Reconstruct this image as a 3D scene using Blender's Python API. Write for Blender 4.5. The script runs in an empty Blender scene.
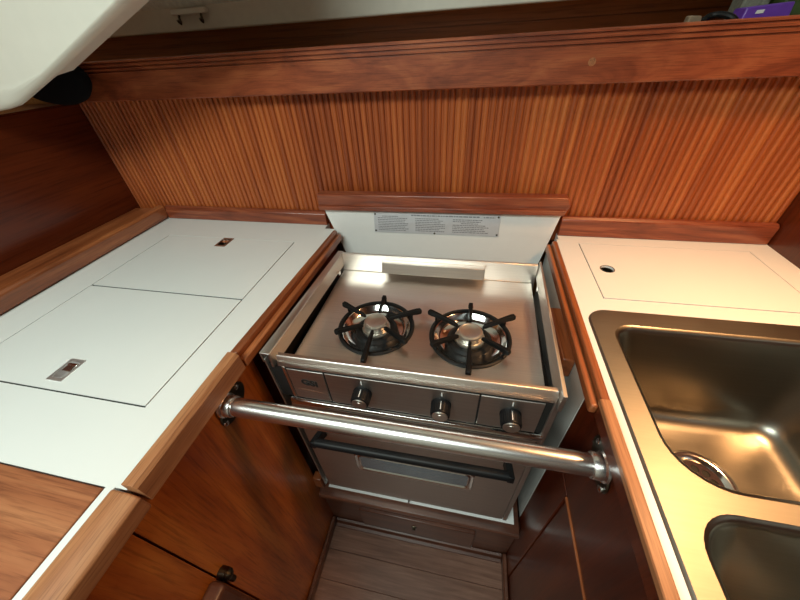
import bpy, bmesh, math, random
from mathutils import Vector, Matrix
random.seed(7)
scn = bpy.context.scene
COL = scn.collection
PI = math.pi

# ------------------------------------------------------------------ colour
def lin(r, g, b):
    def f(c):
        c /= 255.0
        return c / 12.92 if c <= .04045 else ((c + .055) / 1.055) ** 2.4
    return (f(r), f(g), f(b), 1)

# ------------------------------------------------------------------ materials
def newmat(name):
    m = bpy.data.materials.new(name); m.use_nodes = True
    nt = m.node_tree
    return m, nt, nt.nodes['Principled BSDF']

def N(nt, t, **kw):
    n = nt.nodes.new(t)
    for k, v in kw.items():
        if k in n.inputs: n.inputs[k].default_value = v
        else: setattr(n, k, v)
    return n

def ramp(nt, fac, stops):
    r = nt.nodes.new('ShaderNodeValToRGB')
    e = r.color_ramp.elements
    while len(e) < len(stops): e.new(.5)
    for i, (p, c) in enumerate(stops):
        e[i].position = p; e[i].color = c
    nt.links.new(fac, r.inputs['Fac'])
    return r

def wood(name, dark, mid, light, grain='Y', scale=1.0, rough=.32, fig=.6, coat=.25, bump=.06, st=11.0):
    """varnished timber: long streaks along one axis, slow figure and fine pores"""
    m, nt, b = newmat(name)
    L = nt.links
    tc = N(nt, 'ShaderNodeTexCoord')
    mp = N(nt, 'ShaderNodeMapping')
    s = [1, 1, 1]; ax = 'XYZ'.index(grain)
    s = [scale * (1.0 if i == ax else st) for i in range(3)]
    mp.inputs['Scale'].default_value = s
    L.new(tc.outputs['Object'], mp.inputs['Vector'])
    n1 = N(nt, 'ShaderNodeTexNoise', Scale=2.2, Detail=5.0, Roughness=.55, Distortion=fig)
    L.new(mp.outputs[0], n1.inputs['Vector'])
    mp2 = N(nt, 'ShaderNodeMapping')
    mp2.inputs['Scale'].default_value = [scale * (6.0 if i == ax else 160.0) for i in range(3)]
    L.new(tc.outputs['Object'], mp2.inputs['Vector'])
    n2 = N(nt, 'ShaderNodeTexNoise', Scale=2.0, Detail=3.0, Roughness=.6)
    L.new(mp2.outputs[0], n2.inputs['Vector'])
    r1 = ramp(nt, n1.outputs['Fac'], [(.28, dark), (.5, mid), (.72, light)])
    r2 = ramp(nt, n2.outputs['Fac'], [(.33, (.55, .5, .47, 1)), (.52, (1, 1, 1, 1))])
    mx = N(nt, 'ShaderNodeMix', data_type='RGBA', blend_type='MULTIPLY')
    mx.inputs[0].default_value = .75
    L.new(r1.outputs[0], mx.inputs[6]); L.new(r2.outputs[0], mx.inputs[7])
    L.new(mx.outputs[2], b.inputs['Base Color'])
    b.inputs['Roughness'].default_value = rough
    b.inputs['Coat Weight'].default_value = coat
    b.inputs['Coat Roughness'].default_value = .18
    bp = N(nt, 'ShaderNodeBump', Strength=bump, Distance=.002)
    L.new(n2.outputs['Fac'], bp.inputs['Height']); L.new(bp.outputs[0], b.inputs['Normal'])
    return m

def plain(name, col, rough=.5, metal=0.0, coat=0.0, noise=0.0, nscale=60, spec=.5):
    m, nt, b = newmat(name)
    b.inputs['Roughness'].default_value = rough
    b.inputs['Metallic'].default_value = metal
    b.inputs['Coat Weight'].default_value = coat
    b.inputs['Specular IOR Level'].default_value = spec
    tc = N(nt, 'ShaderNodeTexCoord')
    n = N(nt, 'ShaderNodeTexNoise', Scale=nscale, Detail=4.0)
    nt.links.new(tc.outputs['Object'], n.inputs['Vector'])
    k = noise
    lo = tuple(c * (1 - k) for c in col[:3]) + (1,)
    hi = tuple(min(1, c * (1 + k)) for c in col[:3]) + (1,)
    r = ramp(nt, n.outputs['Fac'], [(.3, lo), (.7, hi)])
    nt.links.new(r.outputs[0], b.inputs['Base Color'])
    return m

def brushed(name, col, axis='X', rough=.3, var=.12, aniso=0.5):
    m, nt, b = newmat(name)
    L = nt.links
    b.inputs['Metallic'].default_value = 1
    b.inputs['Anisotropic'].default_value = aniso
    tc = N(nt, 'ShaderNodeTexCoord'); mp = N(nt, 'ShaderNodeMapping')
    a = 'XYZ'.index(axis)
    mp.inputs['Scale'].default_value = [4.0 if i == a else 420.0 for i in range(3)]
    L.new(tc.outputs['Object'], mp.inputs['Vector'])
    n = N(nt, 'ShaderNodeTexNoise', Scale=1.0, Detail=3.0); L.new(mp.outputs[0], n.inputs['Vector'])
    n2 = N(nt, 'ShaderNodeTexNoise', Scale=9.0, Detail=3.0); L.new(tc.outputs['Object'], n2.inputs['Vector'])
    lo = tuple(c * (1 - var) for c in col[:3]) + (1,)
    r = ramp(nt, n.outputs['Fac'], [(.3, lo), (.7, col)])
    L.new(r.outputs[0], b.inputs['Base Color'])
    mr = N(nt, 'ShaderNodeMapRange'); mr.inputs['To Min'].default_value = rough * .8; mr.inputs['To Max'].default_value = rough * 1.3
    L.new(n2.outputs['Fac'], mr.inputs['Value']); L.new(mr.outputs[0], b.inputs['Roughness'])
    bp = N(nt, 'ShaderNodeBump', Strength=.03, Distance=.001)
    L.new(n.outputs['Fac'], bp.inputs['Height']); L.new(bp.outputs[0], b.inputs['Normal'])
    return m

PITCH = .0136
def beadmat(name):
    """tongue and groove strips: each strip has its own tone, wider boards drift in tone"""
    m, nt, b = newmat(name); L = nt.links
    tc = N(nt, 'ShaderNodeTexCoord'); sp = N(nt, 'ShaderNodeSeparateXYZ')
    L.new(tc.outputs['Object'], sp.inputs[0])
    def strip(w, off):
        d = N(nt, 'ShaderNodeMath', operation='MULTIPLY_ADD'); d.inputs[1].default_value = 1 / w; d.inputs[2].default_value = off
        L.new(sp.outputs['X'], d.inputs[0])
        f = N(nt, 'ShaderNodeMath', operation='FLOOR'); L.new(d.outputs[0], f.inputs[0])
        w_ = N(nt, 'ShaderNodeTexWhiteNoise', noise_dimensions='1D'); L.new(f.outputs[0], w_.inputs['W'])
        return w_.outputs['Value'], f.outputs[0]
    a, fl = strip(PITCH, 0.0)
    c, _ = strip(PITCH * 7, .35)
    cm = N(nt, 'ShaderNodeCombineXYZ')
    mu = N(nt, 'ShaderNodeMath', operation='MULTIPLY'); mu.inputs[1].default_value = 7.31
    L.new(fl, mu.inputs[0]); L.new(mu.outputs[0], cm.inputs['X'])
    mz = N(nt, 'ShaderNodeMath', operation='MULTIPLY'); mz.inputs[1].default_value = 5.0
    L.new(sp.outputs['Z'], mz.inputs[0]); L.new(mz.outputs[0], cm.inputs['Z'])
    mxx = N(nt, 'ShaderNodeMath', operation='MULTIPLY'); mxx.inputs[1].default_value = 160.0
    L.new(sp.outputs['X'], mxx.inputs[0]); L.new(mxx.outputs[0], cm.inputs['Y'])
    n = N(nt, 'ShaderNodeTexNoise', Scale=1.0, Detail=4.0, Distortion=.3); L.new(cm.outputs[0], n.inputs['Vector'])
    s1 = N(nt, 'ShaderNodeMath', operation='MULTIPLY'); s1.inputs[1].default_value = .16; L.new(a, s1.inputs[0])
    s2 = N(nt, 'ShaderNodeMath', operation='MULTIPLY_ADD'); s2.inputs[1].default_value = .12; L.new(c, s2.inputs[0]); L.new(s1.outputs[0], s2.inputs[2])
    s3 = N(nt, 'ShaderNodeMath', operation='MULTIPLY_ADD'); s3.inputs[1].default_value = .42; L.new(n.outputs['Fac'], s3.inputs[0]); L.new(s2.outputs[0], s3.inputs[2])
    r = ramp(nt, s3.outputs[0], [(.17, lin(128, 56, 24)), (.35, lin(170, 85, 38)), (.52, lin(192, 108, 52))])
    L.new(r.outputs[0], b.inputs['Base Color'])
    b.inputs['Roughness'].default_value = .42
    b.inputs['Coat Weight'].default_value = .15
    b.inputs['Coat Roughness'].default_value = .25
    return m

def floormat(name):
    m, nt, b = newmat(name); L = nt.links
    tc = N(nt, 'ShaderNodeTexCoord'); mp = N(nt, 'ShaderNodeMapping')
    mp.inputs['Scale'].default_value = (4, 60, 60)
    L.new(tc.outputs['Object'], mp.inputs['Vector'])
    n = N(nt, 'ShaderNodeTexNoise', Scale=1.6, Detail=6.0, Roughness=.65, Distortion=.4); L.new(mp.outputs[0], n.inputs['Vector'])
    n2 = N(nt, 'ShaderNodeTexNoise', Scale=14.0, Detail=5.0); L.new(tc.outputs['Object'], n2.inputs['Vector'])
    r = ramp(nt, n.outputs['Fac'], [(.3, lin(100, 66, 52)), (.55, lin(126, 90, 74)), (.75, lin(146, 110, 93))])
    L.new(r.outputs[0], b.inputs['Base Color'])
    mr = N(nt, 'ShaderNodeMapRange'); mr.inputs['To Min'].default_value = .28; mr.inputs['To Max'].default_value = .5
    L.new(n2.outputs['Fac'], mr.inputs['Value']); L.new(mr.outputs[0], b.inputs['Roughness'])
    bp = N(nt, 'ShaderNodeBump', Strength=.15, Distance=.002); L.new(n.outputs['Fac'], bp.inputs['Height']); L.new(bp.outputs[0], b.inputs['Normal'])
    return m

M = {}
M['bead'] = beadmat('teak_beadboard')
M['teak_x'] = wood('varnished_teak_lengthwise', lin(102, 46, 28), lin(140, 68, 42), lin(164, 92, 58), 'X', 1.0, .32, 3.2)
M['teak_fig'] = wood('figured_teak', lin(110, 50, 30), lin(150, 76, 46), lin(174, 98, 60), 'X', 2.2, .32, 2.2, st=3.6)
M['teak_y'] = wood('varnished_teak_deep', lin(112, 56, 28), lin(152, 84, 46), lin(184, 112, 66), 'Y', 1.2, .34, .6)
M['pale_y'] = wood('worn_teak_edge', lin(142, 88, 54), lin(170, 112, 72), lin(192, 138, 94), 'Y', 1.6, .5, .5, coat=.05)
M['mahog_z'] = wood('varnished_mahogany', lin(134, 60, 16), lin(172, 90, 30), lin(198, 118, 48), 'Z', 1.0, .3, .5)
M['mahog_d'] = wood('dark_shaded_mahogany', lin(60, 19, 7), lin(84, 31, 12), lin(106, 45, 18), 'Z', .8, .3, .5)  # dark wood, darkened further to paint shade onto the right cabinet
M['wall_y'] = wood('dark_bulkhead', lin(76, 26, 9), lin(92, 34, 12), lin(106, 43, 16), 'Y', .6, .25, .4)
M['dark_x'] = wood('dark_locker_planks', lin(172, 108, 56), lin(190, 122, 66), lin(204, 138, 80), 'X', .5, .5, .4)
M['cut_x'] = wood('cutting_board_teak', lin(120, 64, 38), lin(160, 96, 60), lin(188, 126, 84), 'X', 1.2, .5, 1.0, coat=0)
M['sill_x'] = wood('sill_timber', lin(68, 36, 24), lin(92, 52, 36), lin(114, 70, 50), 'X', 1.0, .4, .5)
M['floor'] = floormat('worn_sole_planks')
M['lam'] = plain('white_laminate', (.80, .80, .765, 1), .32, noise=.012, nscale=8)
M['lid'] = plain('white_laminate_lid', (.80, .80, .765, 1), .3, noise=.012, nscale=8)
M['board'] = plain('white_painted_panel', (.81, .795, .765, 1), .4, noise=.01)
M['linerp'] = plain('shaded_white_liner', (.52, .50, .47, 1), .5, noise=.02)  # white liner greyed, the shade of the bay is in its colour
M['cream'] = plain('cream_gelcoat', (.70, .685, .605, 1), .4, noise=.02, nscale=30)
M['liner'] = plain('headliner_vinyl', (.70, .72, .64, 1), .4, noise=.12, nscale=120)
M['deckhead'] = wood('deckhead_planks', lin(60, 34, 18), lin(82, 48, 26), lin(100, 62, 36), 'X', .5, .5, .4)  # unseen cabin top, made dark to darken reflections in sink and stove
M['strip'] = plain('beige_strip', (.62, .58, .49, 1), .5, noise=.03)
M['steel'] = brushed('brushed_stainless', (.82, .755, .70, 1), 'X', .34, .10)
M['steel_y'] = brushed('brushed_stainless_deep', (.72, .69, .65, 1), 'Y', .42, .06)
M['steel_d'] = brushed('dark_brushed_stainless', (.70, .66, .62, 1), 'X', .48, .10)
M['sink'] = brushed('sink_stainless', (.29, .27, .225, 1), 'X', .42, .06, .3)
M['bowl'] = brushed('bowl_stainless_shaded', (.26, .24, .20, 1), 'X', .30, .06, .3)  # same metal as the rim, darkened to paint shade into the bowls
M['chrome'] = plain('polished_chrome', (.80, .79, .77, 1), .12, 1.0)
M['polish'] = plain('polished_tube', (.86, .84, .82, 1), .27, 1.0)
M['cap'] = plain('burner_cap_alloy', (.72, .69, .63, 1), .35, 1.0, noise=.08)
M['black'] = plain('black_enamel', (.008, .008, .008, 1), .5, spec=.25)
M['iron'] = plain('black_cast_iron', (.006, .006, .006, 1), .55, noise=.2, spec=.16)
M['bakelite'] = plain('black_plastic', (.006, .006, .007, 1), .45, spec=.22)
M['gap'] = plain('dark_cavity', (.01, .009, .008, 1), .7)
M['bronze'] = plain('dark_bronze', (.10, .085, .06, 1), .3, 1.0, noise=.2)
M['brass'] = plain('silvery_pull', (.80, .77, .76, 1), .35, .85, noise=.12)
M['brownpull'] = plain('brown_pull', (.30, .17, .12, 1), .35, .6, noise=.15)
M['plate'] = plain('etched_aluminium', (.66, .66, .69, 1), .45, .3, noise=.05)
M['ink'] = plain('black_ink', (.03, .03, .035, 1), .6)
M['fine_ink'] = plain('grey_ink', (.20, .20, .22, 1), .6)
M['inkline'] = plain('rust_ink', (.22, .09, .05, 1), .6)
M['white'] = plain('white_mark', (.8, .8, .78, 1), .5)
M['purple'] = plain('purple_film', lin(110, 66, 172), .35, noise=.1, nscale=40)
M['greytub'] = plain('grey_fabric', (.20, .20, .16, 1), .8, noise=.25, nscale=220)
M['green'] = plain('dark_green_label', (.05, .075, .02, 1), .6, noise=.5, nscale=60)
M['pale'] = plain('pale_plastic', (.50, .54, .52, 1), .4)
M['tan'] = plain('tan_cork', (.24, .17, .11, 1), .7, noise=.15)
M['blacklump'] = plain('matte_black', (.006, .006, .007, 1), .9, spec=.1)

# ------------------------------------------------------------------ mesh helpers
def box(bm, x0, x1, y0, y1, z0, z1):
    v = [bm.verts.new((x, y, z)) for z in (z0, z1) for y in (y0, y1) for x in (x0, x1)]
    for f in ((0, 2, 3, 1), (4, 5, 7, 6), (0, 1, 5, 4), (2, 6, 7, 3), (0, 4, 6, 2), (1, 3, 7, 5)):
        bm.faces.new([v[i] for i in f])
    return v

def hexa(bm, bot, top):
    """bot, top: four points each, counter-clockwise seen from above"""
    b = [bm.verts.new(p) for p in bot]; t = [bm.verts.new(p) for p in top]
    bm.faces.new(b[::-1]); bm.faces.new(t)
    for i in range(4):
        j = (i + 1) % 4
        bm.faces.new((b[i], b[j], t[j], t[i]))

def prism(bm, pts, axis, a0, a1):
    """extrude a 2-D outline along an axis; pts are the two other coordinates in xyz order"""
    def P(p, a):
        if axis == 'X': return (a, p[0], p[1])
        if axis == 'Y': return (p[0], a, p[1])
        return (p[0], p[1], a)
    A = [bm.verts.new(P(p, a0)) for p in pts]; B = [bm.verts.new(P(p, a1)) for p in pts]
    bm.faces.new(A[::-1]); bm.faces.new(B)
    n = len(pts)
    for i in range(n):
        j = (i + 1) % n
        bm.faces.new((A[i], A[j], B[j], B[i]))

def rings(bm, loops, cap0=True, cap1=True, closed=True):
    R = [[bm.verts.new(p) for p in l] for l in loops]
    n = len(R[0])
    for a, b in zip(R, R[1:]):
        for i in range(n if closed else n - 1):
            j = (i + 1) % n
            bm.faces.new((a[i], a[j], b[j], b[i]))
    if cap0: bm.faces.new(R[0][::-1])
    if cap1: bm.faces.new(R[-1])
    return R

def tube(bm, path, r, seg=16, cap=True):
    path = [Vector(p) for p in path]
    loops = []; up = None
    for i, p in enumerate(path):
        t = (path[min(i + 1, len(path) - 1)] - path[max(i - 1, 0)]).normalized()
        if up is None:
            up = Vector((0, 0, 1)) if abs(t.z) < .9 else Vector((1, 0, 0))
        u = (up - t * up.dot(t)).normalized(); w = t.cross(u); up = u
        rr = r[i] if isinstance(r, (list, tuple)) else r
        loops.append([p + (u * math.cos(2 * PI * k / seg) + w * math.sin(2 * PI * k / seg)) * rr for k in range(seg)])
    rings(bm, loops, cap, cap)

def lathe(bm, prof, c, axis='Z', seg=32, cap0=True, cap1=True, sx=1.0, sy=1.0):
    """prof: (radius, height along axis)"""
    c = Vector(c)
    A = {'Z': (Vector((1, 0, 0)), Vector((0, 1, 0)), Vector((0, 0, 1))),
         'Y': (Vector((1, 0, 0)), Vector((0, 0, 1)), Vector((0, 1, 0))),
         'X': (Vector((0, 1, 0)), Vector((0, 0, 1)), Vector((1, 0, 0)))}[axis]
    loops = [[c + A[0] * (r * sx * math.cos(2 * PI * k / seg)) + A[1] * (r * sy * math.sin(2 * PI * k / seg)) + A[2] * h
              for k in range(seg)] for r, h in prof]
    rings(bm, loops, cap0, cap1)

def rrect(x0, x1, y0, y1, r, seg=6):
    if not isinstance(r, (list, tuple)): r = [r] * 4
    pts = []
    for (cx, cy, a0, rr) in ((x1 - r[0], y1 - r[0], 0, r[0]), (x0 + r[1], y1 - r[1], PI / 2, r[1]),
                             (x0 + r[2], y0 + r[2], PI, r[2]), (x1 - r[3], y0 + r[3], 1.5 * PI, r[3])):
        for k in range(seg + 1):
            a = a0 + PI / 2 * k / seg
            pts.append((cx + rr * math.cos(a), cy + rr * math.sin(a)))
    return pts

def circ(cx, cy, r, n=28):
    return [(cx + r * math.cos(2 * PI * k / n), cy + r * math.sin(2 * PI * k / n)) for k in range(n)]

def slab(bm, outer, holes, z0, z1):
    """flat slab with through holes"""
    edges = []; 
    for lp in [outer] + holes:
        v = [bm.verts.new((x, y, z1)) for x, y in lp]
        edges += [bm.edges.new((v[i], v[(i + 1) % len(v)])) for i in range(len(v))]
    r = bmesh.ops.triangle_fill(bm, edges=edges, use_beauty=True, use_dissolve=False)
    fs = [g for g in r['geom'] if isinstance(g, bmesh.types.BMFace)]
    for f in fs:
        f.normal_update()
        if f.normal.z < 0: f.normal_flip()
    ex = bmesh.ops.extrude_face_region(bm, geom=fs, use_keep_orig=True)
    for g in ex['geom']:
        if isinstance(g, bmesh.types.BMVert): g.co.z = z0
    bmesh.ops.recalc_face_normals(bm, faces=bm.faces[:])

def B():
    return bmesh.new()

def obj(name, bm, mat, parent=None, org=None, bevel=0.0, seg=2, smooth=35, fixn=True):
    if fixn: bmesh.ops.recalc_face_normals(bm, faces=bm.faces[:])
    me = bpy.data.meshes.new(name)
    o = bpy.data.objects.new(name, me)
    if parent is not None: org = Vector(parent['_o']) if '_o' in parent else Vector((0, 0, 0))
    if org is None:
        xs = [v.co.x for v in bm.verts]; ys = [v.co.y for v in bm.verts]; zs = [v.co.z for v in bm.verts]
        org = Vector(((min(xs) + max(xs)) / 2, (min(ys) + max(ys)) / 2, min(zs)))
    org = Vector(org)
    bmesh.ops.translate(bm, vec=-org, verts=bm.verts[:])
    bm.to_mesh(me); bm.free()
    for p in me.polygons: p.use_smooth = True
    me.set_sharp_from_angle(angle=math.radians(smooth))
    for m in (mat if isinstance(mat, (list, tuple)) else [mat]): me.materials.append(m)
    COL.objects.link(o)
    if parent is not None:
        o.parent = parent; o['_o'] = tuple(org)
    else:
        o.location = org; o['_o'] = tuple(org)
    if bevel:
        md = o.modifiers.new('bevel', 'BEVEL'); md.width = bevel; md.segments = seg; md.limit_method = 'ANGLE'; md.angle_limit = math.radians(40)
        md.harden_normals = False
    return o

def bx(name, mat, parent, x0, x1, y0, y1, z0, z1, bevel=.001, **k):
    b = B(); box(b, x0, x1, y0, y1, z0, z1)
    return obj(name, b, mat, parent, bevel=bevel, **k)

def thing(name, label, cat, loc, group=None):
    o = bpy.data.objects.new(name, None); COL.objects.link(o)
    o.location = loc; o['_o'] = tuple(loc); o.empty_display_size = .05
    o['label'] = label; o['category'] = cat
    if group: o['group'] = group
    return o

def tag(o, label, cat, group=None):
    o['label'] = label; o['category'] = cat
    if group: o['group'] = group
    return o

def struct(o):
    o['kind'] = 'structure'; return o

# ------------------------------------------------------------------ camera (solved from the photograph)
cam = bpy.data.cameras.new('camera'); co = bpy.data.objects.new('camera', cam); COL.objects.link(co)
Rr = Vector((0.97919206, 0.19629054, -0.05150668)); Rd = Vector((0.08537001, -0.62869055, -0.77295547)); Rf = Vector((-0.18410561, 0.75247473, -0.63236611))
mt = Matrix((Rr, -Rd, -Rf)).transposed().to_4x4()
mt.translation = Vector((0.06900359, -0.74746464, 0.3813))
co.matrix_world = mt
cam.sensor_fit = 'HORIZONTAL'; cam.sensor_width = 36; cam.lens = 318.13 * 36 / 800
cam.clip_start = .01
scn.camera = co

FL = -.85          # sole
CEIL = 1.02        # headliner

# ================================================================== THE SETTING
# ---- floor with board seams
b = B()
ys = [-.45, -.527, -.60, -.68, -.76, -.84, -.92, -1.0, -1.1, -1.3, -1.6, -2.0]
for y1, y0 in zip(ys, ys[1:]):
    box(b, -1.2, .9, y0 + .0003, y1 - .0003, FL - .03, FL)
box(b, -1.2, .9, -2.0, .3, FL - .05, FL - .031)
struct(obj('floor', b, M['floor'], org=(0, 0, FL), bevel=.0008, seg=1))

# ---- beadboard wall
b = B()
prof = []
x = -.93
n = int((1.645) / PITCH)
x0b = math.floor(-.93 / PITCH) * PITCH
for i in range(n + 1):
    xa = x0b + i * PITCH
    prof += [(xa, .0150), (xa + .0011, .0150), (xa + .0016, .0128), (xa + .0030, .0106), (xa + PITCH * .5, .0098), (xa + PITCH - .0030, .0106), (xa + PITCH - .0016, .0128), (xa + PITCH - .0011, .0150)]
xe = x0b + (n + 1) * PITCH
pts = prof + [(xe, .03), (x0b, .03)]
prism(b, pts, 'Z', -.02, .318)
struct(obj('wall_back', b, M['bead'], org=(0, 0, 0), smooth=50))

# left bulkhead with ledge on top, outer hull side beyond
b = B(); box(b, -.94, -.915, -1.4, .0094, -.85, .300); struct(obj('wall_left', b, M['wall_y'], org=(-.92, -.4, -.85), bevel=.002))
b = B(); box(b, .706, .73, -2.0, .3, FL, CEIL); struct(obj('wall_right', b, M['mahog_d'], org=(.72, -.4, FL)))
b = B(); box(b, -1.25, .9, .30, .32, FL, .60)
for k in range(5):
    box(b, -1.25, .9, .292, .30, .30 + .05 * k + .001, .35 + .05 * k - .001)
struct(obj('wall_hull', b, M['dark_x'], org=(0, .31, FL)))
b = B(); box(b, -1.27, -1.25, -2.0, .32, FL, CEIL); struct(obj('wall_port', b, M['dark_x'], org=(-1.26, -.5, FL)))
b = B(); box(b, -1.25, .73, -2.02, -2.0, FL, CEIL); struct(obj('wall_rear', b, M['cream'], org=(0, -2, FL)))  # unseen wall, made pale to brighten reflections in the steel
# headliner: sloped cabin side and flat cabin top
b = B()
prism(b, [(.10, .462), (-.33, .90), (-.33, 1.04), (.32, 1.04), (.32, .60), (.14, .462)], 'X', -1.25, .9)
struct(obj('wall_slope', b, M['liner'], org=(0, 0, .46)))
b = B(); box(b, -1.25, .73, -2.0, -.33, CEIL, CEIL + .02); struct(obj('ceiling', b, M['deckhead'], org=(0, -1, CEIL)))
b = B(); box(b, -1.25, .9, .10, .12, .4215, .466); struct(obj('trim_5', b, M['strip'], org=(0, .1, .42), bevel=.003))

# wall trims at the back of both worktops
b = B(); prism(b, [(.0094, .0005), (.0094, .037), (.0, .037), (-.006, .030), (-.006, .0005)], 'X', -.812, -.302); struct(obj('trim_1', b, M['teak_x'], org=(-.55, 0, 0), bevel=.002))
b = B(); prism(b, [(.0094, .0005), (.0094, .046), (.0, .046), (-.006, .041), (-.006, .0005)], 'X', .284, .704); struct(obj('trim_2', b, M['teak_x'], org=(.5, 0, 0), bevel=.002))
# raised fiddle along the left bulkhead
b = B(); prism(b, [(-.912, .0005), (-.818, .0005), (-.812, .006), (-.806, .036), (-.812, .042), (-.824, .042), (-.83, .034), (-.912, .030)], 'Y', -1.1, -.0065)
struct(obj('trim_3', b, M['teak_y'], org=(-.83, -.5, 0), bevel=.002))
# skirting and moulding on the sole
b = B(); box(b, -.2798, -.268, -2.0, -.448, FL, FL + .035); struct(obj('baseboard_left', b, M['sill_x'], bevel=.003))
b = B(); box(b, .258, .2698, -2.0, -.448, FL, FL + .035); struct(obj('baseboard_right', b, M['sill_x'], bevel=.003))
b = B(); prism(b, [(-.447, FL + .001), (-.447, FL + .022), (-.455, FL + .020), (-.458, FL + .008), (-.4675, FL + .006), (-.4675, FL + .001)], 'X', -.267, .257); struct(obj('baseboard_front', b, M['sill_x'], bevel=.001))

# ================================================================== LEFT BASE CABINET
cab = thing('base_cabinet', 'orange-brown varnished cabinet under the worktop on the left of the stove', 'cabinet', (-.55, -.6, FL))
bx('face_panel', M['mahog_z'], cab, -.298, -.280, -.699, -.442, FL + .001, -.022)
bx('face_panel', M['mahog_z'], cab, -.298, -.280, -1.25, -.7015, FL + .001, -.022)
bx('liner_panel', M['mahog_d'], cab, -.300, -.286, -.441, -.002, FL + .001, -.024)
bx('carcass', M['gap'], cab, -.90, -.302, -1.25, -.002, FL + .001, -.024)
d = bx('lower_door', M['sill_x'], cab, -.2795, -.252, -1.2, -.705, -.70, -.262, bevel=.007, seg=3)
d['label'] = 'dark brown lower door with a rounded pale edge'
b = B()
tube(b, [(-.2795, -.693, -.284), (-.268, -.693, -.284)], .010, 16)
lathe(b, [(.001, .0), (.009, .0), (.0095, .004), (.006, .008), (.001, .009)], (-.268, -.693, -.284), 'X', 20)
tube(b, [(-.272, -.693, -.29), (-.270, -.693, -.318)], .005, 12)
obj('catch', b, M['bronze'], cab)['label'] = 'dark bronze door catch'

# ================================================================== RIGHT BASE CABINET
cab = thing('base_cabinet', 'dark red-brown cabinet with painted-in shade under the sink worktop on the right of the stove', 'cabinet', (.48, -.6, FL))
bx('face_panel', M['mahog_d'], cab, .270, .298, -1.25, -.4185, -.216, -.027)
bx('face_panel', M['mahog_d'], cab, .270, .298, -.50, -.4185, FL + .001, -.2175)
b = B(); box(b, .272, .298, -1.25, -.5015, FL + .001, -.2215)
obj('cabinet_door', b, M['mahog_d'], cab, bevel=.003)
bx('door_rail', M['teak_y'], cab, .2675, .274, -1.2, -.502, -.2213, -.2165, bevel=.001)['label'] = 'lighter rail above the door'
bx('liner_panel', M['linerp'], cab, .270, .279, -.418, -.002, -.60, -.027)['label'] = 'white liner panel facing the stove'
bx('stop_block', M['teak_y'], cab, .248, .2695, -.352, -.215, -.095, -.050, bevel=.003)['label'] = 'small wooden stop block'

# ================================================================== BAY UNDER THE STOVE
pl = thing('plinth', 'brown wooden plinth with sill across the bay below the oven door', 'plinth', (0, -.45, FL))
b = B(); prism(b, [(-.10, -.595), (-.10, -.575), (-.466, -.575), (-.470, -.579), (-.470, -.591), (-.466, -.595)], 'X', -.266, .262)
obj('sill', b, M['sill_x'], pl, bevel=.001)
bx('face_panel', M['sill_x'], pl, -.279, .269, -.446, -.43, FL + .001, -.5955)
dr = bx('drawer_front', M['sill_x'], pl, -.168, .165, -.458, -.4465, -.80, -.668, bevel=.003)
b = B(); box(b, -.012, .002, -.460, -.4545, -.735, -.712); tube(b, [(-.005, -.4545, -.722), (-.005, -.466, -.722)], .004, 12)
obj('catch', b, M['bronze'], dr, bevel=.001)
bx('bay_strip', M['white'], pl, -.245, .250, -.4455, -.36, -.5748, -.5715, bevel=.0005)['label'] = 'white strip along the back of the sill'
b = B(); box(b, -.020, -.016, -.447, -.43, -.5712, -.562); obj('bay_pin', b, M['chrome'], pl)
bx('post', M['teak_y'], pl, -.2795, -.256, -.452, -.43, -.5745, -.52, bevel=.002)

# ================================================================== LEFT WORKTOP
wt = thing('countertop', 'white laminate worktop with wooden front lip, left of the stove', 'countertop', (-.55, -.5, -.02))
gapw = .0013
b = B()
outer = [(-.9135, .0085), (-.302, .0085), (-.302, -.024), (-.274, -.024), (-.292, -.4665), (-.285, -.4665), (-.285, -.672), (-.3015, -.672), (-.3015, -1.15), (-.9135, -1.15)]
h1 = [(-.3515, -.1025), (-.7265, -.1025), (-.7265, -.5765), (-.3515, -.5765)]
h2 = [(-.3125, -.6735), (-.82, -.6735), (-.82, -1.14), (-.3125, -1.14)]
slab(b, outer, [h1, h2], -.0205, 0.0)
obj('top', b, M['lam'], wt, smooth=30)
bx('well', M['gap'], wt, -.735, -.345, -.585, -.095, -.0235, -.0208, bevel=0)
bx('well', M['gap'], wt, -.825, -.306, -1.145, -.668, -.0235, -.0208, bevel=0)
# front lip beside the stove: flat strip and a lower bead
b = B()
def taper(bm, y0, y1, A, Bq, z0, z1):
    (a0, a1), (b0, b1) = A, Bq
    hexa(bm, [(a0, y0, z0), (a1, y0, z0), (b1, y1, z0), (b0, y1, z0)], [(a0, y0, z1), (a1, y0, z1), (b1, y1, z1), (b0, y1, z1)])
taper(b, -.466, -.036, (-.2915, -.277), (-.2737, -.262), -.022, .003)
taper(b, -.470, -.036, (-.2768, -.2645), (-.2618, -.2525), -.024, -.007)
obj('edge_moulding', b, M['teak_y'], wt, bevel=.003, seg=3)
b = B(); prism(b, [(-.2845, -.021), (-.2845, .013), (-.282, .0155), (-.268, .0155), (-.264, .010), (-.264, -.021), (-.2795, -.021), (-.2795, -.020)], 'Y', -.671, -.475)
obj('edge_rail', b, M['pale_y'], wt, bevel=.0025, seg=3)['label'] = 'raised wooden edge rail by the grab bar'
b = B(); prism(b, [(-.301, -.021), (-.301, .0035), (-.296, .0055), (-.276, .0045), (-.264, -.003), (-.264, -.028), (-.2795, -.028), (-.2795, -.021)], 'Y', -1.15, -.6745)
obj('edge_rail', b, M['pale_y'], wt, bevel=.0025, seg=3)['label'] = 'lower wooden edge rail nearest the viewer'

# cutting board let into the worktop
b = B(); box(b, -.8185, -.3140, -1.138, -.6750, -.0203, .0012)
tag(obj('cutting_board', b, M['cut_x'], bevel=.0015), 'brown wooden cutting board let into the left worktop nearest the viewer', 'cutting board')

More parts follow.
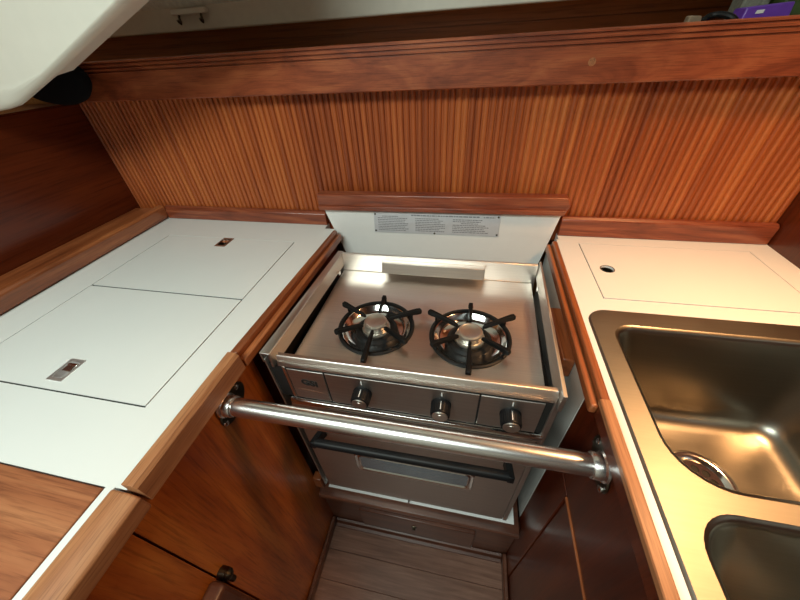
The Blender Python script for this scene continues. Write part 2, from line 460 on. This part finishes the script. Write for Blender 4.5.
# the two icebox lids with flush pulls
def flush_pull(cx, cy, w, d, par, big):
    b = B(); slab(b, rrect(cx - w / 2, cx + w / 2, cy - d / 2, cy + d / 2, .001, 2), [rrect(cx - w / 2 + .0035, cx + w / 2 - .0035, cy - d / 2 + .005, cy + d / 2 - .005, .006, 5)], 0.0002, .0016)
    p = obj('flush_pull', b, M['brass'] if big else M['brownpull'], par)
    b = B(); lp = lambda s, z: [(cx + (x - cx) * s, cy + (y - cy) * s, z) for x, y in rrect(cx - w / 2 + .0033, cx + w / 2 - .0033, cy - d / 2 + .0048, cy + d / 2 - .0048, .006, 5)]
    rings(b, [lp(1, .0012), lp(.92, -.004), lp(.7, -.0085), lp(.35, -.0095)], False, True)
    obj('cup', b, M['bronze'] if not big else M['brass'], p, fixn=False)
    b = B(); prism(b, [(cx - w * .28, cy - d * .05), (cx + w * .28, cy - d * .05), (cx + w * .28, cy + d * .32), (cx - w * .28, cy + d * .32)], 'Z', -.0015, .0012)
    tube(b, [(cx - w * .33, cy + d * .25, 0), (cx + w * .33, cy + d * .25, 0)], .0022, 10)
    obj('tongue', b, M['chrome'], p, bevel=.0006)
def joint_fill(par, hole, lid, z=-.0016):  # dark frame added so the lid gap reads as shaded
    b = B(); slab(b, [(hole[i][0], hole[i][1]) for i in range(4)], [[(x, y) for x, y in lid]], z - .006, z)
    o = obj('joint_fill', b, M['gap'], par); o['label'] = 'dark frame added in the joint around the lid'; return o
def lid_mesh(x0, x1, y0, y1, holes):
    b = B(); slab(b, rrect(x0, x1, y0, y1, .002, 3), holes, -.0200, 0.0004); return b
for (y0, y1, px, py, lab, big) in ((-.3322, -.1045, -.5385, -.125, 'white icebox lid at the back of the left worktop, small brown pull', False),
                                   (-.5738, -.3366, -.5370, -.5395, 'white icebox lid nearer the viewer on the left worktop, silvery pull', True)):
    lid = thing('icebox_lid', lab, 'lid', (-.539, (y0 + y1) / 2, -.02), 'icebox lids in the left worktop')
    w, d_ = (.030, .042)
    obj('panel', lid_mesh(-.7238, -.3535, y0, y1, [rrect(px - w / 2 + .002, px + w / 2 - .002, py - d_ / 2 + .002, py + d_ / 2 - .002, .002, 2)]), M['lid'], lid, smooth=30)
    yb, yf = (-.1027, -.3343) if not big else (-.3345, -.5763)
    joint_fill(lid, [(-.3517, yb), (-.7263, yb), (-.7263, yf), (-.3517, yf)], [(-.3536, y1 - .0001), (-.7237, y1 - .0001), (-.7237, y0 + .0001), (-.3536, y0 + .0001)])
    flush_pull(px, py, w, d_, lid, big)

# ================================================================== RIGHT WORKTOP AND SINK
wt = thing('countertop', 'warm white worktop around the sink, right of the stove', 'countertop', (.49, -.5, -.02))
SX0, SX1, SY0, SY1 = .284, .672, -.92, -.2735
b = B()
outer = [(.284, .0085), (.7055, .0085), (.7055, -1.15), (.2705, -1.15), (.2705, -.4695), (.2745, -.4665), (.2790, -.024), (.284, -.024)]
hl = [(.3235, -.0375), (.6560, -.0375), (.6560, -.2395), (.3235, -.2395)]
hs = rrect(SX0 + .010, SX1 - .010, SY0 + .010, SY1 - .010, .028)
slab(b, outer, [hl, hs], -.0205, 0.0)
obj('top', b, M['lam'], wt, smooth=30)
bx('well', M['gap'], wt, .316, .664, -.247, -.030, -.0235, -.0208, bevel=0)
b = B()
taper(b, -.4665, -.036, (.2625, .2738), (.2675, .2782), -.022, .003)
taper(b, -.4680, -.036, (.2520, .2623), (.2572, .2673), -.024, -.007)
obj('edge_moulding', b, M['teak_y'], wt, bevel=.003, seg=3)
b = B(); prism(b, [(.2560, .0035), (.2735, .0005), (.2735, .0008), (.2692, .0012), (.2692, .0110), (.2680, .0122), (.2572, .0122), (.2560, .0110)], 'Y', -1.15, -.4695)
obj('edge_rail', b, M['pale_y'], wt, bevel=.0025, seg=3)['label'] = 'raised worn wooden edge rail'
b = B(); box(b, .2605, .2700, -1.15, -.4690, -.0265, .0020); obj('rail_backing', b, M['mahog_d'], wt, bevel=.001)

lid = thing('icebox_lid', 'warm white locker lid with round finger hole behind the sink', 'lid', (.49, -.14, -.02))
obj('panel', lid_mesh(.3253, .6542, -.2375, -.0393, [circ(.3565, -.140, .0120)]), M['lid'], lid, smooth=30)
joint_fill(lid, [(.3237, -.0377), (.6558, -.0377), (.6558, -.2393), (.3237, -.2393)], [(.3254, -.0394), (.6541, -.0394), (.6541, -.2374), (.3254, -.2374)])
b = B(); lathe(b, [(.0122, .0005), (.0135, .0009), (.0137, .0003), (.0119, -.004), (.0117, -.019)], (.3565, -.140, 0), 'Z', 28, False, False)
obj('finger_hole_rim', b, M['bronze'], lid)

sk = thing('double_sink', 'brushed stainless double-bowl sink set in the right worktop', 'sink', (.48, -.6, -.15))
def basin(bm, x0, x1, y0, y1, rr, depth, zt):
    def lp(ins, z, grow=0):
        return [(x, y, z) for x, y in rrect(x0 + ins, x1 - ins, y0 + ins, y1 - ins, [max(.008, r - ins * .42 + grow) for r in rr], 8)]
    L = [lp(-.004, zt), lp(-.001, zt - .0014), lp(.002, zt - .0045), lp(.004, zt - .010), lp(.010, zt - .03), lp(.024, zt - depth * .5), lp(.036, zt - depth + .034),
         lp(.041, zt - depth + .019), lp(.049, zt - depth + .008), lp(.061, zt - depth + .0015), lp(.072, zt - depth - .0005), lp(.088, zt - depth - .002)]
    return L
zt = .0030
bas = [(.318, .640, -.556, -.314, [.05, .030, .055, .06], .165), (.314, .640, -.880, -.584, [.05, .042, .04, .04], .150)]
b = B()
holes = []
for (x0, x1, y0, y1, rr, dp) in bas:
    holes.append([(p[0], p[1]) for p in basin(b, x0, x1, y0, y1, rr, dp, zt)[0]])
bt = B()
slab(bt, rrect(SX0 + .003, SX1 - .003, SY0 + .003, SY1 - .003, .030, 8), holes, .0022, zt)
# pressed outer flange that slopes to the worktop
o_in = rrect(SX0 + .003, SX1 - .003, SY0 + .003, SY1 - .003, .030, 8); o_out = rrect(SX0, SX1, SY0, SY1, .033, 8)
rings(bt, [[(x, y, zt) for x, y in o_in], [(x, y, zt - .001) for x, y in rrect(SX0 + .0012, SX1 - .0012, SY0 + .0012, SY1 - .0012, .032, 8)], [(x, y, .0003) for x, y in o_out]], False, False)
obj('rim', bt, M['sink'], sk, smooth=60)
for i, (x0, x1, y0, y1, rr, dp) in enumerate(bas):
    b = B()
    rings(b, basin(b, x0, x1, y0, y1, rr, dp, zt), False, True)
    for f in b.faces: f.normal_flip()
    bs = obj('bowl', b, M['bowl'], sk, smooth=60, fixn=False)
    bs['label'] = ('larger bowl at the back', 'second bowl nearest the viewer')[i]
    cx, cy = ((.452, -.466), (.45, -.73))[i]; zf = zt - dp - .0015
    b = B(); lathe(b, [(.047, zf), (.046, zf + .0035), (.041, zf + .0045), (.037, zf + .003), (.033, zf + .0005), (.031, zf - .001)], (cx, cy, 0), 'Z', 36, False, True)
    dn = obj('drain', b, M['chrome'], bs)
    b = B(); slab(b, circ(cx, cy, .030, 32), [circ(cx + .018 * math.cos(a), cy + .018 * math.sin(a), .0055, 12) for a in [k * PI / 4 for k in range(8)]] + [circ(cx, cy, .005, 12)], zf + .0002, zf + .0015)
    obj('strainer', b, M['chrome'], dn)
    b = B(); lathe(b, [(.0305, zf - .0004), (.0305, zf - .0002)], (cx, cy, 0), 'Z', 24); obj('drain_hole', b, M['gap'], dn)

# ================================================================== SPLASH PANEL BEHIND THE STOVE
sp = thing('splash_panel', 'white panel with wooden cap standing behind the stove', 'panel', (0, -.014, -.10))
b = B(); prism(b, [(-.247, -.10), (.250, -.10), (.277, .066), (-.298, .064)], 'Y', -.020, -.008)
obj('panel', b, M['board'], sp, bevel=.001)
b = B(); prism(b, [(-.301, .059), (.278, .065), (.281, .068), (.288, .085), (.279, .101), (-.303, .0955)], 'Y', -.030, -.0015)
obj('cap', b, M['teak_x'], sp, bevel=.003, seg=3)
b = B(); prism(b, [(-.301, .0565), (.278, .0625), (.280, .074), (-.303, .068)], 'Y', -.035, -.0302)
obj('cap_bead', b, M['teak_x'], sp, bevel=.002, seg=3)
b = B(); prism(b, [(-.164, -.004), (.1475, -.002), (.146, .0535), (-.1615, .051)], 'Y', -.0216, -.0202)
ip = obj('instruction_plate', b, M['plate'], sp, bevel=.0005); ip['label'] = 'silver metal plate of printed operating text'
b = B()
def word_row(bm, x0, x1, z, h, wmin, wmax, sp_):
    x = x0
    while x < x1:
        w = min(random.uniform(wmin, wmax), x1 - x)
        if w > .0012:
            zz = z + (x + .16) * .0075
            box(bm, x, x + w, -.0219, -.0217, zz, zz + h)
        x += w + sp_
word_row(b, -.066, .098, .0435, .0030, .003, .012, .0015)
word_row(b, .108, .134, .0435, .0024, .003, .008, .0015)
for k in range(9):
    z = .0400 - k * .0047
    word_row(b, -.152 if k else -.14, random.uniform(-.085, -.072) if k else -.10, z, .0019, .002, .008, .0012)
    if k < 8: word_row(b, -.056, random.uniform(.0, .018), z - .004, .0019, .002, .008, .0012)
    if k < 8: word_row(b, .036 + (.02 if k == 2 else 0), random.uniform(.10, .13) - (.03 if k == 2 else 0), z - .004, .0019, .002, .008, .0012)
obj('printed_text', b, M['fine_ink'], ip)
for (sx, sz) in ((-.158, .046), (-.160, .001), (.1415, .0485), (.143, .003), (-.008, -.0005)):
    b = B(); lathe(b, [(.0024, 0), (.0022, -.0009), (.0012, -.0014)], (sx, -.0217, sz), 'Y', 14); obj('screw', b, M['bronze'], ip)

# ================================================================== STOVE
st = thing('stove', 'stainless steel two-burner galley stove with oven in the bay', 'stove', (0, -.28, -.56))
PZ = -.065
b = B(); box(b, -.222, .214, -.436, -.118, -.545, -.095)
obj('oven_body', b, M['gap'], st)
# cooktop plate with two burner wells
BC = [(-.092, -.306), (.0935, -.307)]
b = B(); slab(b, [(-.227, -.117), (-.2265, -.434), (.2150, -.434), (.2265, -.117)], [circ(x, y, .0735, 48) for x, y in BC], -.072, PZ)
obj('cooktop', b, M['steel'], st, smooth=30, bevel=.001)
bx('drip_tray', M['gap'], st, -.250, .234, -.430, -.112, -.105, -.098, bevel=0)
# back rail and the bent deflector on it
b = B(); hexa(b, [(-.236, -.116, -.09), (.232, -.116, -.09), (.232, -.108, -.09), (-.236, -.108, -.09)], [(-.236, -.116, -.0165), (.232, -.116, -.0165), (.232, -.108, -.0165), (-.236, -.108, -.0165)])
obj('back_rail', b, M['steel'], st, bevel=.0015)
b = B(); prism(b, [(-.1165, -.0275), (-.131, -.0275), (-.139, -.051), (-.137, -.051), (-.1295, -.0295), (-.1165, -.0295)], 'X', -.120, .119)
obj('deflector', b, M['steel'], st, bevel=.0005)['label'] = 'bent steel deflector strip at the back'
# side panels: the left one has a wide flange
b = B()
hexa(b, [(-.2395, -.449, -.046), (-.2355, -.449, -.046), (-.2245, -.108, -.052), (-.2285, -.108, -.052)], [(-.2375, -.449, -.012), (-.2335, -.449, -.012), (-.2225, -.108, -.015), (-.2265, -.108, -.015)])
hexa(b, [(-.253, -.449, -.015), (-.2345, -.449, -.015), (-.2225, -.108, -.018), (-.2365, -.108, -.018)], [(-.253, -.449, -.0118), (-.2345, -.449, -.0118), (-.2225, -.108, -.0148), (-.2365, -.108, -.0148)])
hexa(b, [(-.253, -.449, -.035), (-.2505, -.449, -.035), (-.234, -.108, -.035), (-.2365, -.108, -.035)], [(-.253, -.449, -.012), (-.2505, -.449, -.012), (-.234, -.108, -.015), (-.2365, -.108, -.015)])
obj('side_panel', b, M['steel_y'], st, bevel=.0008)
bx('side_casing', M['gap'], st, -.2505, -.2480, -.430, -.112, -.54, -.040, bevel=0)
b = B()
hexa(b, [(.2205, -.457, -.048), (.2265, -.457, -.048), (.2375, -.108, -.052), (.2335, -.108, -.052)], [(.2205, -.457, -.011), (.2265, -.457, -.011), (.2375, -.108, -.011), (.2335, -.108, -.011)])
obj('side_panel', b, M['steel_y'], st, bevel=.0008)
for (x, y) in ((-.2235, -.16), (.2325, -.165)):
    b = B(); tube(b, [(x - .004, y, -.045), (x + .005, y, -.045)], .005, 14); obj('pivot_screw', b, M['chrome'], st)
# front rail
b = B(); prism(b, [(-.4500, -.0390), (-.4445, -.0205), (-.4425, -.0188), (-.4360, -.0195), (-.4360, -.0225), (-.4415, -.0225), (-.4470, -.0395)], 'X', -.226, .2195)
obj('front_rail', b, M['steel'], st, bevel=.0005)
# front frame
b = B(); box(b, -.2525, -.2492, -.447, -.430, -.560, -.030); obj('front_frame', b, M['steel_d'], st, bevel=.001)
b = B(); box(b, .2195, .229, -.446, -.430, -.556, -.030); obj('front_frame', b, M['steel_d'], st, bevel=.001)
# control panel in three pieces
b = B(); box(b, -.2490, .2190, -.4435, -.434, -.135, -.044); obj('panel_recess', b, M['gap'], st)
for (x0, x1) in ((-.1455, .1115), (.1145, .208)):
    bx('control_panel', M['steel_d'], st, x0, x1, -.4460, -.4438, -.1325, -.050, bevel=.0006)
bx('panel_edge', M['steel'], st, -.2240, -.2185, -.4460, -.4438, -.134, -.046, bevel=.0006)
bd = bx('badge', M['steel_d'], st, -.2165, -.1490, -.4460, -.4438, -.1325, -.050, bevel=.0006)
bd['label'] = 'square maker badge with stylised lettering'
def text_mesh(s, size, depth):
    cu = bpy.data.curves.new('lettering', 'FONT'); cu.body = s; cu.size = size; cu.extrude = depth; cu.resolution_u = 3
    cu.align_x = 'CENTER'; cu.align_y = 'CENTER'; cu.shear = .0; cu.offset = .0008
    to = bpy.data.objects.new('lettering', cu); COL.objects.link(to)
    dg = bpy.context.evaluated_depsgraph_get(); me = bpy.data.meshes.new_from_object(to.evaluated_get(dg))
    bpy.data.objects.remove(to); bm = B(); bm.from_mesh(me); bpy.data.meshes.remove(me); return bm
b = text_mesh('GSI', .0205, .0003)
for v in b.verts:
    x, y, z = v.co; v.co = (-.180 + x * 1.05, -.4464 - z, -.083 + y - x * .12)
obj('logo', b, M['gap'], bd, fixn=False)
b = B(); x = -.2045
while x < -.163:
    w = random.uniform(.0016, .0034); box(b, x, x + w, -.4464, -.4461, -.1075 - (x + .18) * .1, -.1053 - (x + .18) * .1); x += w + .0008
obj('fine_print', b, M['inkline'], bd)
# bright strip under the controls
b = B(); prism(b, [(-.440, -.156), (-.447, -.156), (-.4505, -.152), (-.4505, -.149), (-.448, -.1465), (-.4505, -.144), (-.4495, -.140), (-.446, -.138), (-.440, -.138)], 'X', -.232, .2225)
obj('trim_strip', b, M['chrome'], st)
# knobs
for i, kx in enumerate((-.0815, .0535, .163)):
    kz = -.0875
    b = B(); 
    lathe(b, [(.0165, -.4462), (.0168, -.449), (.0160, -.4505), (.0155, -.466), (.0150, -.4685), (.0128, -.4692)], (kx, 0, kz), 'Y', 32)
    for k in range(24):
        a = 2 * PI * k / 24
        tube(b, [(kx + .0158 * math.cos(a), -.4512, kz + .0158 * math.sin(a)), (kx + .0154 * math.cos(a), -.4665, kz + .0154 * math.sin(a))], .0008, 6)
    kn = obj('control_knob', b, M['bakelite'], st)
    b = B(); lathe(b, [(.0128, -.4692), (.0130, -.4704), (.0122, -.4712), (.0060, -.4708), (.0055, -.4714), (.0005, -.4714)], (kx, 0, kz), 'Y', 32)
    obj('knob_cap', b, M['cap'], kn)
    b = B(); box(b, kx - .0009, kx + .0009, -.4463, -.4461, kz + .021, kz + .031); obj('dial_mark', b, M['white'], st)
    b = B(); box(b, kx - .0006, kx + .0006, -.466, -.4515, kz + .0157, kz + .0164); obj('pointer', b, M['white'], kn)
# oven door
b = B(); prism(b, rrect(-.2385, .2185, -.552, -.1590, .006, 4), 'Y', -.4465, -.4365)
dr = obj('oven_door', b, M['steel_d'], st, bevel=.002, seg=2)
b = B()
fo = rrect(-.136, .132, -.408, -.325, .012, 6); fi = rrect(-.127, .123, -.399, -.334, .008, 6)
def ins(l, s): 
    cx, cz = -.002, -.3665; return [(cx + (x - cx) * (1 - s / .13), cz + (z - cz) * (1 - s / .041)) for x, z in l]
rings(b, [[(x, -.4467, z) for x, z in fo], [(x, -.4495, z) for x, z in ins(fo, .0025)], [(x, -.4495, z) for x, z in ins(fo, .005)], [(x, -.4472, z) for x, z in ins(fo, .008)], [(x, -.4490, z) for x, z in ins(fo, .011)], [(x, -.4470, z) for x, z in ins(fo, .0135)]], False, False)
wf = obj('window_frame', b, M['chrome'], dr)
b = B(); prism(b, ins(fo, .0130), 'Y', -.4474, -.4466); obj('window_pane', b, plain('oven_glass', (.22, .25, .28, 1), .12, .6), wf)
b = B(); tube(b, [(-.188, -.484, -.226), (.181, -.484, -.222)], .0088, 20); hd = obj('door_handle', b, M['bakelite'], dr, bevel=.001); hd['label'] = 'black bar handle'
for (x, z, s) in ((-.190, -.226, -1), (.183, -.222, 1)):
    b = B(); hexa(b, [(x - .006, -.4465, z - .042), (x + .006, -.4465, z - .042), (x + .006, -.4465, z - .012), (x - .006, -.4465, z - .012)],
                  [(x - .006, -.492, z - .009), (x + .006, -.492, z - .009), (x + .006, -.490, z + .009), (x - .006, -.490, z + .009)])
    obj('handle_bracket', b, M['bakelite'], hd, bevel=.002)
# burners
ARMS = [[(-.17, -.269), (-.09, -.238), (-.008, -.269), (-.022, -.357), (-.086, -.412), (-.158, -.351)],
        [(.012, -.269), (.092, -.236), (.174, -.261), (.159, -.355), (.093, -.409), (.027, -.356)]]
for i, (cx, cy) in enumerate(BC):
    bu = obj('burner', (lambda b: (lathe(b, [(.0775, PZ + .0004), (.0770, PZ + .003), (.0745, PZ + .0042), (.0715, PZ + .003), (.0700, PZ - .004)], (cx, cy, 0), 'Z', 56, False, False), b)[1])(B()), M['black'], st)
    bu['label'] = ('left burner', 'right burner')[i]
    b = B(); lathe(b, [(.0702, PZ - .003), (.0685, PZ + .0005), (.0665, PZ - .001), (.062, PZ - .009), (.052, PZ - .0145), (.042, PZ - .0155)], (cx, cy, 0), 'Z', 56, False, False)
    for f in b.faces: f.normal_update()
    obj('bowl', b, M['chrome'], bu)
    b = B(); lathe(b, [(.044, PZ - .0152), (.043, PZ - .008), (.037, PZ - .004), (.030, PZ - .0045), (.0285, PZ - .010)], (cx, cy, 0), 'Z', 40, False, True)
    obj('inner_ring', b, M['black'], bu)
    b = B(); lathe(b, [(.0285, PZ - .012), (.0285, PZ - .001), (.027, PZ + .0015), (.0235, PZ + .002), (.0232, PZ + .0105), (.0238, PZ + .012), (.0225, PZ + .0150), (.019, PZ + .0158), (.0175, PZ + .0150), (.001, PZ + .0153)], (cx, cy, 0), 'Z', 40)
    obj('cap', b, M['cap'], bu)
    b = B()
    for (ax, ay) in ARMS[i]:
        dx, dy = ax - cx, ay - cy; r = math.hypot(dx, dy); ux, uy = dx / r, dy / r; px, py = -uy, ux
        prof = [(.0262, PZ + .012, PZ + .017, .0022), (.032, PZ + .012, PZ + .0205, .0034), (.055, PZ + .014, PZ + .0232, .0040), (.072, PZ + .0155, PZ + .0248, .0046), (r - .006, PZ + .0150, PZ + .0256, .0052), (r + .001, PZ + .0155, PZ + .0250, .0050), (r + .0035, PZ + .0175, PZ + .0225, .0030)]
        lo = []
        for (q, z0, z1, w) in prof:
            c0 = (cx + ux * q, cy + uy * q)
            lo.append([(c0[0] + px * w, c0[1] + py * w, z0), (c0[0] - px * w, c0[1] - py * w, z0), (c0[0] - px * w * .75, c0[1] - py * w * .75, z1), (c0[0] + px * w * .75, c0[1] + py * w * .75, z1)])
        rings(b, lo)
        hexa(b, *[[(cx + ux * q + px * w, cy + uy * q + py * w, z) for q, w in ((.0725, -.0025), (.0765, -.0025), (.0765, .0025), (.0725, .0025))] for z in (PZ + .003, PZ + .017)])
    obj('pan_support', b, M['iron'], bu, bevel=.001, seg=2)

# ================================================================== GRAB BAR
gb = thing('grab_bar', 'polished steel grab bar spanning the bay in front of the stove', 'grab bar', (0, -.515, -.066))
BL, BR = Vector((-.2785, -.529, -.0480)), Vector((.2690, -.526, -.0510))
b = B(); tube(b, [BL + (BR - BL) * (k / 12) for k in range(13)], .0142, 28); obj('tube', b, M['polish'], gb)
for s, P in ((-1, BL), (1, BR)):
    xw = -.2797 if s < 0 else .2697
    cy, cz = -.517, -.0610
    # oval base plate let onto the side, longer along its slant
    b = B(); lathe(b, [(.0005, xw), (.027, xw), (.0275, xw - s * .0015), (.0265, xw - s * .0035), (.0005, xw - s * .0042)], (0, 0, 0), 'X', 36, True, True, 1.0, 1.0)
    ca, sa = math.cos(math.radians(-62)), math.sin(math.radians(-62))
    for v in b.verts:
        y, z = v.co.y * .88, v.co.z * 1.28
        v.co.y, v.co.z = cy + y * ca - z * sa, cz + y * sa + z * ca
    fl = obj('mounting_flange', b, M['bronze'], gb)
    b = B(); lathe(b, [(.0200, xw - s * .003), (.0195, xw - s * .006), (.0172, xw - s * .008), (.0170, xw - s * .018), (.0160, xw - s * .0195), (.0142, xw - s * .020)], (0, P.y, P.z), 'X', 36, False, False)
    obj('socket', b, M['polish'], fl)
    for (dy, dz) in ((.030, .006), (-.016, -.026), (.018, -.030)):
        b = B(); lathe(b, [(.0048, xw - s * .0030), (.0044, xw - s * .0056), (.0022, xw - s * .0068), (.0004, xw - s * .0070)], (0, P.y + dy, P.z + dz), 'X', 14); obj('screw', b, M['chrome'], fl)

# ================================================================== SHELF ABOVE THE BEADBOARD
sh = thing('shelf', 'long teak shelf rail with three grooves above the beadboard wall', 'shelf', (0, 0, .303))
b = B()
zb = [.3595, .3665, .3737]
pr = [(-.010, .3045), (-.030, .3045), (-.032, .3065)]
for z in zb: pr += [(-.032, z - .0014), (-.0285, z - .0007), (-.0285, z + .0007), (-.032, z + .0014)]
pr += [(-.032, .3775), (-.0300, .3795), (-.010, .3795)]
prism(b, pr, 'X', -.835, .704); obj('fiddle_rail', b, M['teak_fig'], sh, smooth=30)
bx('shelf_board', M['dark_x'], sh, -1.2, .704, -.0095, .29, .3185, .332)
b = B(); lathe(b, [(.006, -.0322), (.006, -.0326), (.0004, -.0327)], (.252, 0, .336), 'Y', 16); obj('wood_plug', b, M['pale_y'], sh)['label'] = 'pale round wood plug'

# ledge over the left bulkhead
b = B(); box(b, -1.24, -.905, -1.4, -.012, .3005, .3035); struct(obj('trim_4', b, M['wall_y'], bevel=.001))

# things on the shelf
SZ = .3325
def soft_box(name, mat, x0, x1, y0, y1, z0, z1, bev, rz=0, par=None):
    b = B(); box(b, x0, x1, y0, y1, z0, z1)
    bmesh.ops.subdivide_edges(b, edges=b.edges[:], cuts=3, use_grid_fill=True)
    cx, cy = (x0 + x1) / 2, (y0 + y1) / 2
    for v in b.verts:
        v.co.x += random.uniform(-1, 1) * .0012; v.co.z += random.uniform(-1, 1) * .0008 if v.co.z > z0 + .002 else 0
        d = v.co - Vector((cx, cy, 0)); c, s = math.cos(rz), math.sin(rz)
        v.co.x, v.co.y = cx + d.x * c - d.y * s, cy + d.x * s + d.y * c
    return obj(name, b, mat, par, bevel=bev, seg=2)
pk = thing('packet', 'purple packet with small white label at the right end of the shelf', 'packet', (.50, .06, SZ))
b = B(); hexa(b, [(.478, .045, SZ), (.552, .045, SZ), (.552, .08, SZ), (.478, .08, SZ)], [(.483, .045, .393), (.546, .045, .3965), (.546, .08, .3965), (.483, .08, .393)])
bmesh.ops.subdivide_edges(b, edges=b.edges[:], cuts=2, use_grid_fill=True)
obj('wrapper', b, M['purple'], pk, bevel=.002)
b = B(); prism(b, [(.497, .384), (.508, .3845), (.5085, .389), (.498, .3885)], 'Y', .0438, .0442); obj('label_patch', b, M['white'], pk)
tag(soft_box('pouch', M['greytub'], .50, .54, .095, .135, SZ, .425, .004), 'grey woven pouch standing behind the purple packet', 'pouch')
tag(soft_box('carton', M['green'], .555, .60, .085, .13, SZ, .425, .003), 'dark green and black carton right of the grey pouch', 'carton')
b = B(); lathe(b, [(.022, SZ), (.025, SZ + .003), (.025, .39), (.021, .40), (.017, .405), (.017, .425), (.001, .426)], (.628, .06, 0), 'Z', 28)
tag(obj('jar', b, M['pale']), 'pale grey plastic jar at the far right of the shelf', 'jar')
b = B(); hexa(b, [(.390, .015, SZ), (.423, .015, SZ), (.423, .03, SZ), (.390, .03, SZ)], [(.392, .015, .3875), (.410, .015, .3862), (.410, .03, .3862), (.392, .03, .3875)])
tag(obj('cork', b, M['tan'], bevel=.002), 'small tan cork block just left of the black cord', 'block')
b = B(); tube(b, [(.425 + .055 * t, .045 + .01 * math.sin(6 * t), SZ + .006 + .048 * math.sin(PI * (.30 + .5 * t))) for t in [k / 14 for k in range(15)]], .0045, 10)
tag(obj('cord', b, M['black']), 'coil of black cord beside the purple packet', 'cord')
# black rounded form covering the left end of the rail
b = B(); bmesh.ops.create_uvsphere(b, u_segments=28, v_segments=18, radius=1)
for v in b.verts:
    p = v.co
    k = 1 + .05 * math.sin(5 * p.x + 2 * p.z) * math.cos(4 * p.y)
    v.co = Vector((-.852 + .098 * p.x * k, -.066 + .030 * p.y * k, .351 + .0465 * p.z * (1 + .03 * math.sin(4 * p.x))))
tag(obj('lump', b, M['blacklump']), 'black rounded bag in the corner at the left end of the shelf rail', 'lump')

# white hook plate on the strip under the side deck
hk = thing('hook_rail', 'small white hook plate with two dark metal hooks under the deck edge', 'hook rail', (-.57, .09, .44))
b = B(); prism(b, rrect(-.618, -.528, .449, .459, .004, 4), 'Y', .088, .0995); obj('plate', b, M['cream'], hk, bevel=.002)
for x in (-.598, -.541):
    b = B(); tube(b, [(x - .003, .092, .450), (x - .002, .088, .444), (x + .002, .084, .437), (x + .004, .080, .434), (x + .005, .074, .4365), (x + .005, .072, .440)], .0026, 10); obj('hook', b, M['bronze'], hk)

# cream moulded panel in the upper left foreground
mp_ = thing('overhead_panel', 'large cream moulded panel with rounded rim at the upper left', 'panel', (-.65, -.25, .32))
front = [(-.95, .352), (-.735, .3525), (-.697, .3525), (-.675, .3575), (-.621, .3695), (-.421, .442), (-.22, .515), (-.22, .66), (-.95, .66)]
back = [(-.95, .304), (-.786, .3180), (-.758, .3205), (-.722, .3265), (-.601, .3690), (-.402, .442), (-.20, .517), (-.20, .66), (-.95, .66)]
def mixl(t, y, bulge=0.0):
    return [(f[0] + (k[0] - f[0]) * t + bulge * .6, y, f[1] + (k[1] - f[1]) * t - bulge) if i < 7 else (f[0] + (k[0] - f[0]) * t, y, f[1]) for i, (f, k) in enumerate(zip(front, back))]
b = B()
rings(b, [mixl(-.2, -.19), mixl(.4, -.218), mixl(.85, -.2285), mixl(1, -.2350), mixl(.93, -.2405), mixl(.7, -.2445), mixl(.35, -.2475), mixl(.1, -.2490), mixl(.0, -.2488), mixl(-.06, -.2478), mixl(-.2, -.2476)], True, True)
obj('shell', b, M['cream'], mp_, smooth=60)

# ================================================================== LIGHT
def area(name, loc, target, sx, sy, power, col, spread=180):
    l = bpy.data.lights.new(name, 'AREA'); l.shape = 'RECTANGLE'; l.size = sx; l.size_y = sy; l.energy = power; l.color = col; l.spread = math.radians(spread)
    o = bpy.data.objects.new(name, l); COL.objects.link(o); o.location = loc
    o.rotation_euler = (Vector(target) - Vector(loc)).to_track_quat('-Z', 'Y').to_euler(); return o
area('companionway_daylight', (-.33, -1.15, 1.0), (-.30, -.85, 0), .8, .6, 19.5, (.87, 1.0, .93))
area('cabin_lamp', (.650, -.36, .76), (.53, -.44, 0), .16, .16, 2.6, (1.0, .52, .22), 95)
w = bpy.data.worlds.new('world'); scn.world = w; w.use_nodes = True
w.node_tree.nodes['Background'].inputs[0].default_value = (.9, .95, 1, 1); w.node_tree.nodes['Background'].inputs[1].default_value = .3

for o in bpy.data.objects:
    if '_o' in o: del o['_o']
scn.view_settings.view_transform = 'Standard'; scn.view_settings.look = 'None'
scn.view_settings.gamma = 1; scn.view_settings.use_curve_mapping = False
scn.view_settings.exposure = 0.64
